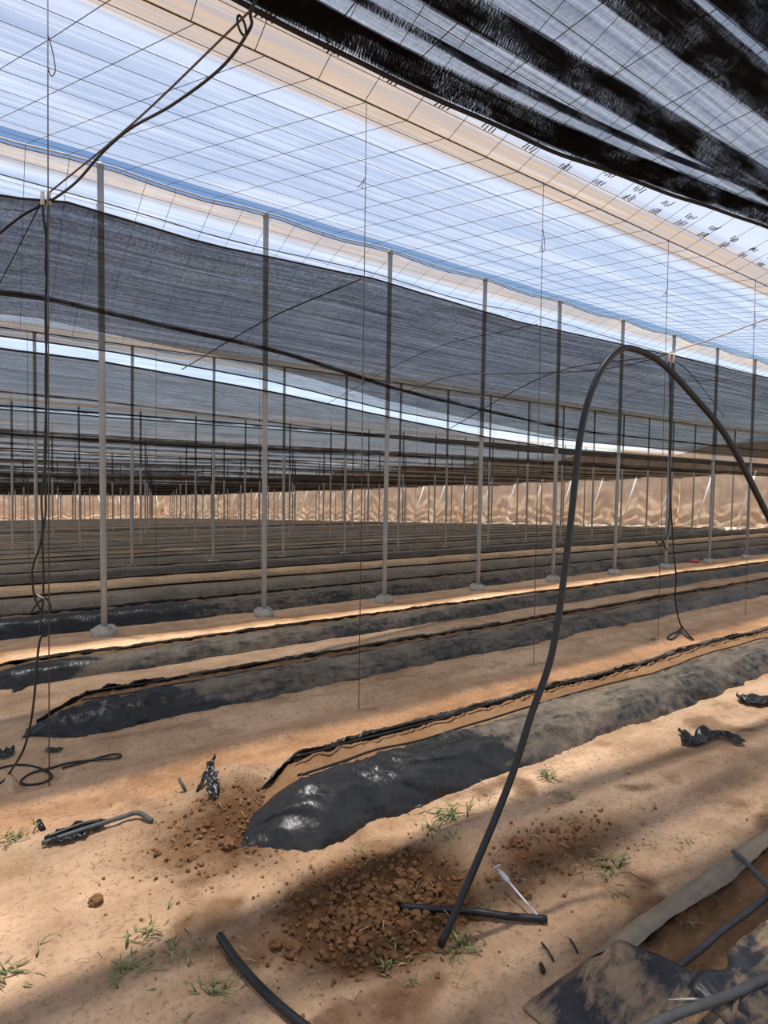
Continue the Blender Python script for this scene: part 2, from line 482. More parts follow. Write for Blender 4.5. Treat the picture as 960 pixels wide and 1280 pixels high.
ORD = ['first', 'second', 'third', 'fourth', 'fifth', 'sixth', 'seventh', 'eighth', 'ninth', 'tenth', 'eleventh', 'twelfth',
       'thirteenth', 'fourteenth', 'fifteenth', 'sixteenth', 'seventeenth', 'eighteenth', 'nineteenth', 'twentieth']
ORD += ['twenty-' + o for o in ORD[:9]] + ['thirtieth'] + ['thirty-' + o for o in ORD[:9]] + ['fortieth'] + ['forty-' + o for o in ORD[:9]]
def copy_tree(o, parent=None):
    c = o.copy(); COL.objects.link(c); c.parent = parent
    for ch in list(o.children): copy_tree(ch, c)
    return c

# leaning white struts along the far walls
def strut_proto(dx, dy, H):
    o = empty('leaning_strut', (0, 0, 0))
    mb = MB(); mb.tube([(0, 0, 0), (dx * .5, dy * .5, H * .5), (dx, dy, H)], .05, 8); mb.build('pole', 'white_timber', o)
    mb = MB(); mb.tube([(-dx * .02, -dy * .02, -.1), (dx * .02, dy * .02, .10)], .085, 8); mb.build('foot', 'concrete', o)
    return o
sp = None; i = 0; n = 13.4
while n < 78:
    o = strut_proto(.9, -.45, 3.3) if sp is None else copy_tree(sp)
    sp = sp or o
    t = wall_t(n) - 1.15
    o.location = (t, n, G(t, n))
    tag(o, 'white strut leaning on the tan curtain wall, %s from the right' % ORD[i], 'strut', 'struts along the right curtain wall')
    i += 1; n += 2.08
sp2 = None; i = 0; t = 2.8
while t < 22:
    o = strut_proto(-.45, .75, 3.3) if sp2 is None else copy_tree(sp2)
    sp2 = sp2 or o
    o.location = (t, BACK - 1.1, G(t, BACK - 1.1))
    tag(o, 'white strut leaning on the brown back wall, %s from the left' % ORD[i], 'strut', 'struts along the back curtain wall')
    i += 1; t += 2.33

# ------------------------------------------------------------------ posts
def post_proto():
    o = empty('steel_post', (0, 0, 0))
    mb = MB(); mb.tube([(0, 0, -.02)] + [(0, 0, RIDGE * i / 6) for i in range(1, 7)] + [(0, 0, RIDGE + .004)], .036, 10)
    mb.build('pole', 'galvanised_steel', o)
    mb = MB(); mb.tube([(0, 0, RIDGE - .05), (0, 0, RIDGE + .008)], .042, 10); mb.build('cap', 'galvanised_steel', o)
    bm = bmesh.new(); bmesh.ops.create_cube(bm, size=1)
    bmesh.ops.bevel(bm, geom=bm.edges[:], offset=.12, segments=2, affect='EDGES')
    bmesh.ops.subdivide_edges(bm, edges=bm.edges[:], cuts=1)
    V = []
    for v in bm.verts:
        p = v.co; k = .26 - .05 * (p.z + .5)
        q = noise.noise(Vector(p) * 3.3)
        V.append((p.x * k * (1 + .16 * q), p.y * k * (1 + .14 * q), (p.z + .5) * .17 - .06 + .014 * q))
    bm.verts.index_update(); F = [tuple(v.index for v in f.verts) for f in bm.faces]; bm.free()
    mesh_from('footing', V, F, 'concrete', o)
    return o
proto = None
LINE = ['front', 'second', 'third', 'fourth', 'fifth', 'sixth', 'seventh', 'eighth', 'ninth', 'tenth']
for k in range(NROWS):
    n = ROW0 + BAY * k; j = 0; t = POST0
    while t < wall_t(n) - 1.5:
        if t > .047 * n - .1 and (k > 0 or t < 21):
            if proto is None: o = proto = post_proto()
            else: o = copy_tree(proto)
            o.location = (t, n, G(t, n)); o.rotation_euler = (random.uniform(-.004, .004), random.uniform(-.006, .006), random.uniform(0, 6.28))
            tag(o, 'grey steel roof post, %s from the left in the %s post line' % (ORD[j], LINE[k]),
                'post', 'posts of the %s line' % LINE[k])
            j += 1
        t += PITCHP

# pixel-derived track in the plane of the valley wires: (t, height above the soil)
def vp(px, py, n=VAL0):
    u2, v2 = (px - 480) / FPX, (py - 640) / FPX
    cr, sr = math.cos(ROLL), math.sin(ROLL); u = u2 * cr + v2 * sr; zu = u2 * sr - v2 * cr
    c, s = math.cos(PITCH), math.sin(PITCH); y = c - zu * s; z = s + zu * c
    d = (math.sin(YAW), math.cos(YAW)); m = (-math.cos(YAW), math.sin(YAW))
    rt, rn = u * d[0] + y * d[1], u * m[0] + y * m[1]; k = n / rn
    return Vector((k * rt, n, CAM_H + k * z))
def gpx(px, py, dz=.01):
    """point of the soil seen at a photo pixel"""
    lo, hi = .3, 60.0
    p = vp(px, py, 1.0) - Vector((0, 0, CAM_H))
    d = Vector((p.x, 1.0, p.z)); f = lambda k: CAM_H + d.z * k - G(d.x * k, k)
    for _ in range(40):
        mid = (lo + hi) / 2
        if f(mid) > 0: lo = mid
        else: hi = mid
    return Vector((d.x * lo, lo, G(d.x * lo, lo) + dz))
def hpx(px, py, h):
    """point at height h above the soil plane seen at a photo pixel"""
    p = vp(px, py, 1.0) - Vector((0, 0, CAM_H)); k = (h - CAM_H) / (p.z - SLOPE)
    return Vector((p.x * k, k, CAM_H + p.z * k))

# ------------------------------------------------------------------ planting beds
def setattr_float(o, name, vals):
    a = o.data.attributes.new(name, 'FLOAT', 'POINT'); a.data.foreach_set('value', vals)

def bed(n0, w, H, t0, t1, label, detail, seed, ft='mulch_film', soilw=(.44, .84), darkend=0.0, skew=0.0):
    """raised bed: soil core, film over the front shoulder, film over the back shoulder, drip hose along the top"""
    o = empty('planting_bed', (t0, n0 + w / 2, G(t0, n0 + w / 2)), label, 'planting bed', 'film covered planting beds')
    st = {3: .022, 2: .05, 1: .16, 0: .45}[detail]
    T = axis([(t0, min(t0 + 6.5, t1), st), (min(t0 + 6.5, t1 - .1), t1, max(st * 2.5, .12))]) if detail >= 2 else axis([(t0, t1, st)])
    def endf(t): return sst(t0 - .02, t0 + .42, t) ** .7
    def base(t, n): return SLOPE * n + .018 * fbm(t * .9, n * .9, 3.1, 3) * .5
    wav = lambda t: .035 * N3(t * .8, seed, 2) + .02 * N3(t * 2.6, seed, 4)
    a, b = soilw
    # soil core
    V = []; prof = [(.05, -.04), (.16, .6), (.28, .93), (a, .97), ((a + b) / 2, .92), (b, .97), (.78, .9), (.9, .5), (.97, -.04)]
    if detail >= 2:
        prof = prof[:3] + [(a + (b - a) * i / 8, .95 - .06 * math.sin(math.pi * i / 8)) for i in range(9)] + prof[6:]
    for t in T:
        e = endf(t)
        for (p, h) in prof:
            n = n0 + w * (.5 + (p - .5) * (.5 + .5 * e)) + wav(t)
            z = base(t, n) + H * .93 * h * e + (.022 * N3(t * 9, n * 9, seed) + .022 * abs(N3(t * 21, n * 21, seed)) if a - .05 < p < b + .05 and detail >= 2 else 0) - .012
            V.append((t, n, z))
    so = mesh_from('soil', V, grid_faces(len(T), len(prof)), 'bed_soil', o)
    # films
    nf = {3: 26, 2: 14, 1: 7, 0: 5}[detail]
    def film(front):
        V = []; du = []
        for t in T:
            e = endf(t)
            edge = (a if front else 1 - b) + .045 * N3(t * 1.7, seed + (3 if front else 8), 3) + .02 * N3(t * 6, seed, 1)
            for i in range(nf):
                u = i / (nf - 1)
                # path of the cross-section: foot, up the side, over the shoulder, to the torn edge on top
                if u < .6:
                    q = u / .6; p = -.03 + .23 * q ** 1.15; h = -.05 + .98 * math.sin(q * math.pi / 2) ** .9
                else:
                    q = (u - .6) / .4; p = .20 + (edge - .20) * q; h = .93 + (.11 if front else .07) * math.sin(q * math.pi * .9) - .04 * q
                p2 = p if front else 1 - p
                n = n0 + w * (.5 + (p2 - .5) * (.45 + .55 * e)) + wav(t)
                foot = (.5 - u) * 2 if u < .5 else 0
                s = 1 if front else -1
                n -= s * (.05 * abs(N3(t * 1.9, seed, 6)) + .035 * N3(t * 4.3, seed, 3)) * foot
                z = base(t, n) + H * h * e
                wr = 0
                if detail >= 2:
                    ang = t * 1.0 + u * .55
                    wx = ang + .5 * N3(t * 1.3, u * 1.5, seed + 7); rdg = lambda x, y, q: max(0, 1 - 3.2 * abs(N3(x, y, q)))
                    wr = .024 * N3(wx * 4, u * 1.2, seed) + .016 * rdg(wx * 6, u * 1.6, seed + 2) * (.3 + .7 * math.sin(u * math.pi)) + .011 * rdg(wx * 13 - u * 2.5, u * 1.8, seed + 5)
                    wr += .007 * N3(ang * 26, u * 5, seed + 4)
                    wr *= .95 if detail == 3 else .75
                elif detail == 1: wr = .02 * N3(t * 2.2, u * 2, seed)
                n -= s * wr * (1 if u < .6 else .2); z += wr * (.35 if u < .6 else 1)
                if u > .93: z += .012 * N3(t * 5, seed, 9)
                V.append((t, n, z))
                dd = .5 + .09 * (u - .5)
                if darkend: dd -= .62 * (1 - sst(darkend * .5, darkend * 1.1, t - t0 + .5 * N3(t * 1.5, u * 2, 4)))
                du.append(dd)
        m = mesh_from('front_film' if front else 'back_film', V, grid_faces(len(T), nf), ft, o)
        setattr_float(m, 'dust', du)
        return m
    film(True); film(False)
    # end of film drawn down over the bed end
    if detail >= 2:
        V = []; du = []; na, nb_ = 25, 9
        for i in range(na):
            p = i / (na - 1)
            for jx in range(nb_):
                q = jx / (nb_ - 1)
                hump = math.sin(p * math.pi) ** .6
                t = t0 + .46 * q - .06 * math.sin(p * math.pi) * (1 - q) + .02 * N3(p * 7, q * 2, seed)
                n = n0 + w * (.5 + (p - .5) * (.5 + .5 * q) * .8) + wav(t)
                z = base(t, n) + H * (1.0 * hump) * sst(-.25, 1.0, q) * .98 - .03 * (1 - q) + .018 * N3(p * 9 + q * 2, q * 3, seed + 1)
                if p > .42: z -= H * 1.2 * sst(.42, .62, p)
                V.append((t, n, z)); du.append(-.1)
        m = mesh_from('end_film', V, grid_faces(na, nb_), ft, o); setattr_float(m, 'dust', du)
    # drip hoses
    if detail >= 1:
        for q in ((.12, .80) if detail == 3 else (.7,)):
            mb = MB()
            mb.tube([(t, n0 + w * (a + (b - a) * q) + wav(t) + .012 * N3(t * 2, seed, q * 9), base(t, n0 + w * .5) + H * .92 + .006 + .008 * N3(t * 3, q, seed)) for t in T[3::3 if detail > 1 else 1] if t > t0 + .3], .007, 6)
            mb.build('drip_hose', 'black_pipe', o)
    if skew:      # the bed end is cut off at a slant
        for ch in o.children:
            for v in ch.data.vertices:
                t, n = v.co.x + o.location.x, v.co.y + o.location.y
                v.co.x += skew * (n - n0) / w * (1 - sst(t0, t0 + 1.3, t))
    return o
R0 = ROW0
bed(2.29, .66, .165, .88, 38, 'nearest whole bed, black film on its front, starting beside the spoil heap', 3, 1.0, darkend=1.6, skew=.32)
bed(4.33, .58, .14, .24, 37.6, 'second long bed with dark rounded end, across the sandy lane', 3, 2.0, darkend=1.3, skew=.25)
bed(5.80, .52, .135, -.02, 37.3, 'third long bed with shiny crumpled left end, before the front posts', 2, 3.0, darkend=.9)
bed(7.96, .70, .20, -1.2, 37, 'bed with a fresh black left stretch, right behind the front post line', 2, 4.0, darkend=3.6)
offs = [(.46, 1.93, 3.53, 5.6)] + [(.45, 1.95, 3.7, 5.6)] * 10
cnt = 0
for k in range(NROWS):
    for j, f in enumerate(offs[k]):
        n0 = R0 + BAY * k + f + (.12 * N3(k * 3.3, j * 2.1, 1) if k else 0)
        if k == 0 and j == 0: continue
        if n0 > BACK - 2.6: continue
        t1 = wall_t(n0) - 1.8
        det = 1 if k == 0 else 0
        bed(n0, .86, .225, -1.2, t1, 'dusty film covered bed, %s one behind the %s line of posts' % (ORD[j], LINE[k]), det, 5 + k * 4 + j, 'dusty_mulch_film')

# ------------------------------------------------------------------ near torn bed at the lower right
def torn_bed():
    t0, t1, na, nb_ = 1.33, 6.5, .18, 1.14
    o = empty('torn_planting_bed', (t0, .7, G(t0, .7)), 'torn half-open bed at the near corner, flap of muddy film over bare crumbly soil', 'planting bed')
    def hgt(t, n):
        e = sst(t0 - .02, t0 + .35, t); q = sst(nb_ + .02, nb_ - .14, n) * sst(na - .02, na + .14, n)
        return SLOPE * n + .13 * e * q
    T = axis([(t0, 3.4, .02), (3.4, t1, .06)]); NN = axis([(na, nb_, .02)])
    V = []
    for t in T:
        for n in NN:
            z = hgt(t, n) - .03 + .02 * N3(t * 9, n * 9, 3) + .018 * abs(N3(t * 20, n * 20, 6)) + .008 * N3(t * 40, n * 40, 1)
            V.append((t, n, z))
    m = mesh_from('soil', V, grid_faces(len(T), len(NN)), 'bed_soil', o)
    def top(t, n, lift=0):
        w = .014 * N3(t * 5 + n * 3, n * 6, 1) + .012 * (1 - 2 * abs(N3(t * 8 - n * 4, n * 5, 8))) + .005 * N3(t * 24, n * 20, 2)
        z = hgt(t, n) + .014 + w * (1.0 if lift == 0 else .6) + lift
        if n < na + .03 or n > nb_ - .02 or t < t0 + .015: z = min(z, SLOPE * n + .012)
        return (t, n, z)
    bedge = lambda t: .975 + .02 * N3(t * 2.5, 1, 2)
    def fedge(t):
        for (a, fa), (b, fb) in zip(FE, FE[1:]):
            if t <= b: return fa + (fb - fa) * sst(a, b, t)
        return FE[-1][1]
    FE = [(1.3, .80), (1.66, .80), (1.73, .76), (1.83, .795), (2.08, .785), (2.6, .77), (6.6, .75)]
    start = lambda n: 1.63 + .02 * N3(n * 7, 0, 5) + .25 * max(0, .98 - n) * (n > .7)
    parts = []; V = []; F = []; du = []
    def add(P, nu, nv, dust):
        k = len(V); V.extend(P); F.extend([tuple(i + k for i in f) for f in grid_faces(nu, nv)]); du.extend(dust)
    TT = axis([(t0, 3.4, .018), (3.4, t1, .06)])
    P = []; dd = []                                        # flap over the end
    for i in range(41):
        n = na + (nb_ - na) * i / 40
        for j in range(26):
            u = j / 25; t = t0 + (start(n) - t0) * u
            P.append(top(t, n, .022 * sst(.8, 1, u) * (.5 < n < 1.05))); dd.append(.58 + .34 * N3(t * 4, n * 5, 5))
    add(P, 41, 26, dd)
    P = []; dd = []                                        # rolled strip along the back
    T2 = [t for t in TT if t > 1.585]
    for t in T2:
        for j in range(12):
            u = j / 11; b = bedge(t); n = nb_ + (b - nb_) * u
            P.append(top(t, n, (.026 * math.sin(u * math.pi) + .006) * sst(1.5, 1.7, t))); dd.append(.53)
    mesh_strip = (P, len(T2), 12, dd)
    P = []; dd = []                                        # flap along the front
    for t in T2:
        for j in range(30):
            u = j / 29; f = fedge(t); n = na + (f - na) * u
            P.append(top(t, n, .035 * sst(.75, 1, u) + .004)); dd.append(.54 + .25 * N3(t * 2.6, n * 4, 5) + .1 * sst(.5, .2, n) * 0)
    add(P, len(T2), 30, dd)
    m = mesh_from('rolled_strip', mesh_strip[0], grid_faces(mesh_strip[1], mesh_strip[2]), 'dusty_mulch_film', o)
    setattr_float(m, 'dust', mesh_strip[3])
    m = mesh_from('torn_film', V, F, 'torn_mulch_film', o)
    setattr_float(m, 'dust', du)
    sol = m.modifiers.new('t', 'SOLIDIFY'); sol.thickness = .004
    # torn holes that show the soil
    for (ct, cn, rt, rn, ang, sd) in ((1.50, .83, .045, .016, -.6, 1), (1.58, .755, .045, .014, -.3, 2)):
        Vh = [(ct, cn, top(ct, cn)[2] + .004)]; K = 18
        for q in range(K):
            a = q * math.tau / K; r = 1 + .45 * N3(math.cos(a) * 2, math.sin(a) * 2, sd)
            x, y = rt * r * math.cos(a), rn * r * math.sin(a); t, n = ct + x * math.cos(ang) - y * math.sin(ang), cn + x * math.sin(ang) + y * math.cos(ang)
            Vh.append((t, n, top(t, n)[2] + .006))
        mesh_from('tear', Vh, [(0, 1 + q, 1 + (q + 1) % K) for q in range(K)], 'bed_soil', o)['label'] = 'hole torn through the film'
    mb = MB(); mb.tube(smooth_path([hpx(845, 1210, .125), hpx(872, 1190, .135), hpx(905, 1162, .14), hpx(935, 1140, .14), hpx(960, 1120, .14), hpx(1010, 1080, .14), hpx(1080, 1030, .14)]), .0095, 8, hollow=True)
    mb.build('drip_hose', 'dusty_pipe', o)
    mb = MB()
    for P in ([(1.56, .83), (1.60, .78), (1.63, .75)], [(1.47, .78), (1.49, .75), (1.50, .72)], [(1.60, .74), (1.62, .72), (1.645, .715)]):
        mb.tube(smooth_path([(t, n, hgt(t, n) + .04) for t, n in P], 5), lambda u: .0028 * (1.2 - abs(2 * u - 1)), 5)
    mb.build('edge_highlight', 'white_plastic', o)['label'] = 'white strips painted as highlights on the torn film'  # highlights on the black film, painted as thin white strips
    return hgt
TB = torn_bed()

# ------------------------------------------------------------------ pipes and hoses
def hose(name, pts, r, mat, label, cat, seg=8, sub=8, group=None, hollow=False, raw=False):
    P = [Vector(p) for p in pts] if raw else smooth_path(pts, sub)
    mb = MB(); mb.tube(P, r, seg, hollow=hollow)
    o = mb.build(name, mat, None, tuple(P[0]))
    return tag(o, label, cat, group)
gp = lambda t, n, dz=.01: (t, n, G(t, n) + dz)
# the arched supply pipe
arch = [(1.29, 1.46, -.058 + .02), (1.44, 1.455, .19), (1.60, 1.455, .44), (1.70, 1.452, .66), (1.81, 1.45, .89), (1.885, 1.45, 1.30), (1.94, 1.45, 1.71), (2.03, 1.45, 1.93),
        (2.14, 1.44, 2.045), (2.24, 1.425, 2.065), (2.37, 1.385, 2.02), (2.50, 1.325, 1.90), (2.64, 1.24, 1.72), (2.80, 1.15, 1.42), (3.05, 1.02, .95), (3.28, .92, .45), (3.40, .88, -.02)]
hose('supply_pipe', arch, .0128, 'black_pipe', 'tall black irrigation pipe arched out of the sand in front of everything', 'pipe', 12, 10, hollow=True)
hose('pipe_offcut', [gp(1.345, 1.75, .02), gp(1.42, 1.65, .022), gp(1.50, 1.52, .03), gp(1.58, 1.44, .022), gp(1.69, 1.345, .018)], .0125, 'black_pipe',
     'short straight black pipe lying across the foot of the arched pipe', 'pipe', 10, 8, hollow=True)
hose('pipe_end', [gp(.70, 1.92, .03), gp(.705, 1.80, .03), gp(.725, 1.66, .024), gp(.76, 1.50, .02), gp(.82, 1.32, .016), gp(.90, 1.15, .016)], .0135, 'black_pipe',
     'curved black pipe end running out of the dug patch at the bottom edge', 'pipe', 10, 8, hollow=True)
hose('flap_pipe', [hpx(780, 1300, .17), hpx(815, 1281, .18), hpx(850, 1266, .185), hpx(890, 1252, .185), hpx(925, 1238, .18), hpx(965, 1218, .175), hpx(1040, 1175, .165)], .0125, 'dusty_pipe',
     'thick dusty black pipe lying on the torn film flap at the near corner', 'pipe', 10, 8)
hose('cross_hose', [hpx(917, 1064, .19), hpx(930, 1076, .19), hpx(945, 1092, .185), hpx(962, 1110, .17), hpx(990, 1140, .15)], .010, 'dusty_pipe',
     'short grey hose lying across the rolled film edge of the torn bed', 'pipe', 8, 8)
# small riser with its dripper
ro = empty('sprinkler_riser', (1.66, 1.375, G(1.66, 1.375)), 'small white riser stake with grey fitting leaning between the crossed pipes', 'sprinkler')
a = Vector(gp(1.665, 1.37, .03)); b = Vector(gp(1.70, 1.60, .075))
mb = MB(); mb.tube([a, a.lerp(b, .5), a.lerp(b, .72)], .0042, 6); mb.build('stake', 'white_plastic', ro)
mb = MB(); mb.tube([a.lerp(b, .70), a.lerp(b, .74), a.lerp(b, .90), a.lerp(b, .93)], lambda u: .007 if u in (0, 1) else .0105, 8); mb.build('fitting', 'grey_plastic', ro)
mb = MB(); mb.tube([a.lerp(b, .92), a.lerp(b, 1.0)], .005, 6); mb.tube([b + Vector((-.018, .004, .006)), b + Vector((.016, 0, .01))], .004, 6); mb.build('nozzle', 'grey_plastic', ro)

# ---- hanging drip tubing at the left tie wire
NL = Vector((.385, VAL0, 3.16 + SLOPE * VAL0))
hose('overhead_hose', [(.92, 2.02, 3.34), (.94, 2.28, 3.335), (.955, 2.33, 3.30), (.90, 2.5, 3.22), (.78, 2.78, 3.165), (.665, 3.05, 3.15), (.58, 3.25, 3.10), (.50, 3.48, 3.03), (.425, 3.66, 2.995), NL + Vector((.012, 0, -.02)),
      NL + Vector((-.03, .10, -.03)), (.29, 3.95, 2.965), (.20, 4.19, 2.93), (.02, 4.8, 2.88), (-.3, 6.0, 2.86), (-.7, 7.45, 2.86)],
     .0062, 'black_pipe', 'black hose slung overhead from the dark net to the left hanging tube bundle', 'hose', 8, 8)
ring = [Vector((.915 + .026 * math.cos(x), 2.315 + .02 * math.cos(x), 3.285 + .03 * math.sin(x))) for x in [i * math.tau / 16 for i in range(18)]]
hose('hose_loop', ring, .005, 'black_pipe', 'small loop of black hose at the edge of the overhead net', 'hose', 6, raw=True)
def fw(pts, n=VAL0): return [(t, n + dn, z) for (t, dn, z) in pts]
bundle = empty('hanging_tubing', (NL.x, VAL0, G(NL.x, VAL0)), 'two knotted black drip tubes hanging from the left tie wire to the sand', 'tubing')
P1 = [vp(*q) for q in ((53, 250), (55, 275), (58, 300), (57, 340), (60, 352), (57, 372), (57, 420), (59, 470), (56, 560), (57, 610), (57, 640), (53, 672), (54, 710), (54, 746), (52, 770), (50, 792))]
P2 = [vp(*q) for q in ((61, 250), (60, 275), (58, 300), (60, 335), (58, 352), (57, 372), (58, 420), (57, 470), (58, 560), (52, 620), (53, 655), (50, 680), (42, 705), (40, 720), (43, 745), (48, 757), (52, 764), (58, 766), (63, 760), (61, 752), (55, 748), (46, 756), (37, 768))]
for P in (P1, P2):
    mb = MB(); mb.tube(smooth_path([p + Vector((0, .008 * math.sin(i), 0)) for i, p in enumerate(P)], 6), .0056, 7); mb.build('tube', 'black_pipe', bundle)
pts = [vp(50, 792), vp(56, 795), vp(60, 792), vp(56, 794), vp(50, 800), vp(46, 830), vp(43, 870), vp(38, 905)]
pts += [vp(29, 938) + Vector((0, 0, 0)), gpx(12, 968), gpx(0, 981), gpx(-25, 985), gpx(-20, 972), gpx(4, 961), gpx(28, 958), gpx(52, 963), gpx(65, 972), gpx(55, 980), gpx(35, 983), gpx(26, 979), gpx(38, 969), gpx(60, 963), gpx(85, 956), gpx(115, 952), gpx(145, 950), gpx(151, 946), gpx(140, 945), gpx(110, 953), gpx(78, 962)]
mb = MB(); mb.tube(smooth_path(pts, 6), .0062, 7); mb.build('ground_coil', 'black_pipe', bundle)
mb = MB()
for dx in (-4, 4):
    p = vp(57 + dx, 240); q = vp(57 + dx, 256); mb.tube([p, q], .011, 8)
mb.build('connector', 'grey_plastic', bundle)['label'] = 'pale plastic connectors'
mb = MB(); mb.tube([vp(46, 743), vp(55, 748)], .005, 6); mb.build('clip', 'white_plastic', bundle)
# ---- the right one
nr = 3.72
b2 = empty('hanging_tubing', (6.5, nr, G(6.5, nr)), 'black drip tubing at the right tie wire, tangled end, small coil below', 'tubing')
P1 = [vp(*q) for q in ((836, 447), (837, 480), (838, 520), (837, 560), (838, 600), (837, 640), (835, 662), (832, 674), (824, 675), (820, 677), (826, 681), (829, 676), (831, 684), (834, 688))]
P2 = [vp(*q) for q in ((841, 447), (839, 480), (837, 520), (838, 560), (837, 600), (839, 640), (841, 670), (842, 690), (845, 720), (844, 745), (847, 768), (852, 784))]
P2 += [gpx(853, 786, .03), gpx(845, 792), gpx(834, 798), gpx(840, 800), gpx(848, 794), gpx(854, 789, .03), gpx(860, 794), gpx(867, 801), gpx(858, 797), gpx(849, 791), gpx(838, 794), gpx(835, 799)]
for P in (P1, P2):
    mb = MB(); mb.tube(smooth_path(P, 6), .0085, 6); mb.build('tube', 'black_pipe', b2)
mb = MB(); mb.tube([vp(836, 440), vp(836, 452)], .02, 8); mb.tube([vp(842, 441), vp(841, 454)], .018, 8); mb.build('connector', 'grey_plastic', b2)

# ------------------------------------------------------------------ tie wires holding the valleys down
vt = [.37, 2.38, 4.30, 6.38, 8.47, 10.5, 12.6]
names = ['left tie wire with a looped tail, beside the hanging tube bundle', 'thin tie wire to the sand, second from the left, behind the nearest bed',
         'thin tie wire from roof valley to sand just left of the arched pipe', 'thin tie wire the right hanging tubing is fixed to', 'thin tie wire nearest the right edge',
         'thin tie wire of the near valley, beyond the right edge', 'thin tie wire of the near valley, furthest along']
for i, t in enumerate(vt[:5]):
    lean = {0: -.02}.get(i, 0)
    top = Vector((t + .03, VAL0, VALLEY + SLOPE * VAL0)); bot = Vector((t, VAL0 - .06, G(t, VAL0) - .02))
    mb = MB(); r = .0034
    mb.tube([top, top.lerp(bot, .3), bot], r, 5)
    k = .12; p = top.lerp(bot, k)
    mb.tube(smooth_path([p + Vector((0, 0, .12)), p + Vector((.02, 0, .05)), p + Vector((.035, .0, -.05)), p + Vector((.015, 0, -.09)), p + Vector((.0, 0, -.05))] if i % 2 == 0 else
                        [p + Vector((0, 0, .1)), p, p + Vector((-.03, .01, -.06)), p + Vector((-.055, .02, -.09))], 5), r * .9, 5)
    if i: mb.tube([p, p + Vector((-.03, 0, -.10))], r * .9, 4)
    o = mb.build('tie_wire', 'dull_wire', None, tuple(bot))
    tag(o, names[i], 'wire', 'tie wires of the near roof valley')
for j in range(9):
    n = VAL0 + BAY; t = .9 + 2.03 * j
    mb = MB(); top = Vector((t, n, VALLEY + SLOPE * n)); bot = Vector((t - .01, n, G(t, n) - .02)); mb.tube([top, bot], .0034, 4)
    tag(mb.build('tie_wire', 'dull_wire', None, tuple(bot)), 'thin tie wire of the roof valley behind the front posts, %s from the left' % ORD[j], 'wire', 'tie wires of the second roof valley')

# ------------------------------------------------------------------ shade nets
def net(ncurves, label, mat='shade_cloth', T=None, pleats=(), seed=0, hem=(.012, .012), fold=None, sag=.12, seams=(), nn=36):
    """ncurves: functions near(t)->(n,h) and far(t)->(n,h), h above the soil"""
    near, far = ncurves
    T = T or axis([(-3.5, 12, .22), (12, 40, .9)])
    tm = min(wall_t(near(0)[0]), wall_t(far(0)[0])) - 2.0
    T = [t for t in T if t < tm] + [tm]
    o = empty('shade_net', (T[0], near(T[0])[0], near(T[0])[1] + SLOPE * near(T[0])[0]), label, 'shade net', 'black shade nets under the roof')
    us = set(i / nn for i in range(nn + 1)); us = sorted(us)
    V = []
    for t in T:
        n1, h1 = near(t); n2, h2 = far(t)
        for u in us:
            n = n1 + (n2 - n1) * u; h = h1 + (h2 - h1) * u
            s = sag * 4 * u * (1 - u) * (1 + .35 * N3(t * .4, seed, 2))
            s += .035 * N3(t * .12, u * 9, seed) * math.sin(math.pi * u) + .02 * N3(t * .5, u * 22, seed + 2) * math.sin(math.pi * u)
            V.append((t, n, h + SLOPE * n - s))
    mesh_from('net_panel', V, grid_faces(len(T), len(us)), mat, o)
    for f, r, nm in ((near, hem[0], 'near_hem'), (far, hem[1], 'far_hem')):
        if r <= 0: continue
        mb = MB(); mb.tube([(t, f(t)[0], f(t)[1] + SLOPE * f(t)[0] + .006 * N3(t * 3, seed, 3)) for t in T], r, 6); mb.build(nm, 'net_hem', o)
    if fold:
        for (u0, wdt, lay, dip) in fold:
            V = []; K = lay * 2
            for t in T:
                n1, h1 = near(t); n2, h2 = far(t)
                uu = u0(t) if callable(u0) else u0
                n = n1 + (n2 - n1) * uu + .03 * N3(t * .3, seed, uu * 5); h = h1 + (h2 - h1) * uu - sag * 4 * uu * (1 - uu)
                for q in range(K + 1):
                    x = (1 if q % 2 else -1) * wdt * .5 * (1 + .3 * N3(t * .7, q, seed))
                    V.append((t, n + x, h + SLOPE * n - .01 - dip * q / K + .008 * N3(t * 1.5, q * 3, seed)))
            mesh_from('gathered_fold', V, grid_faces(len(T), K + 1), 'shade_cloth_folded', o)
    return o

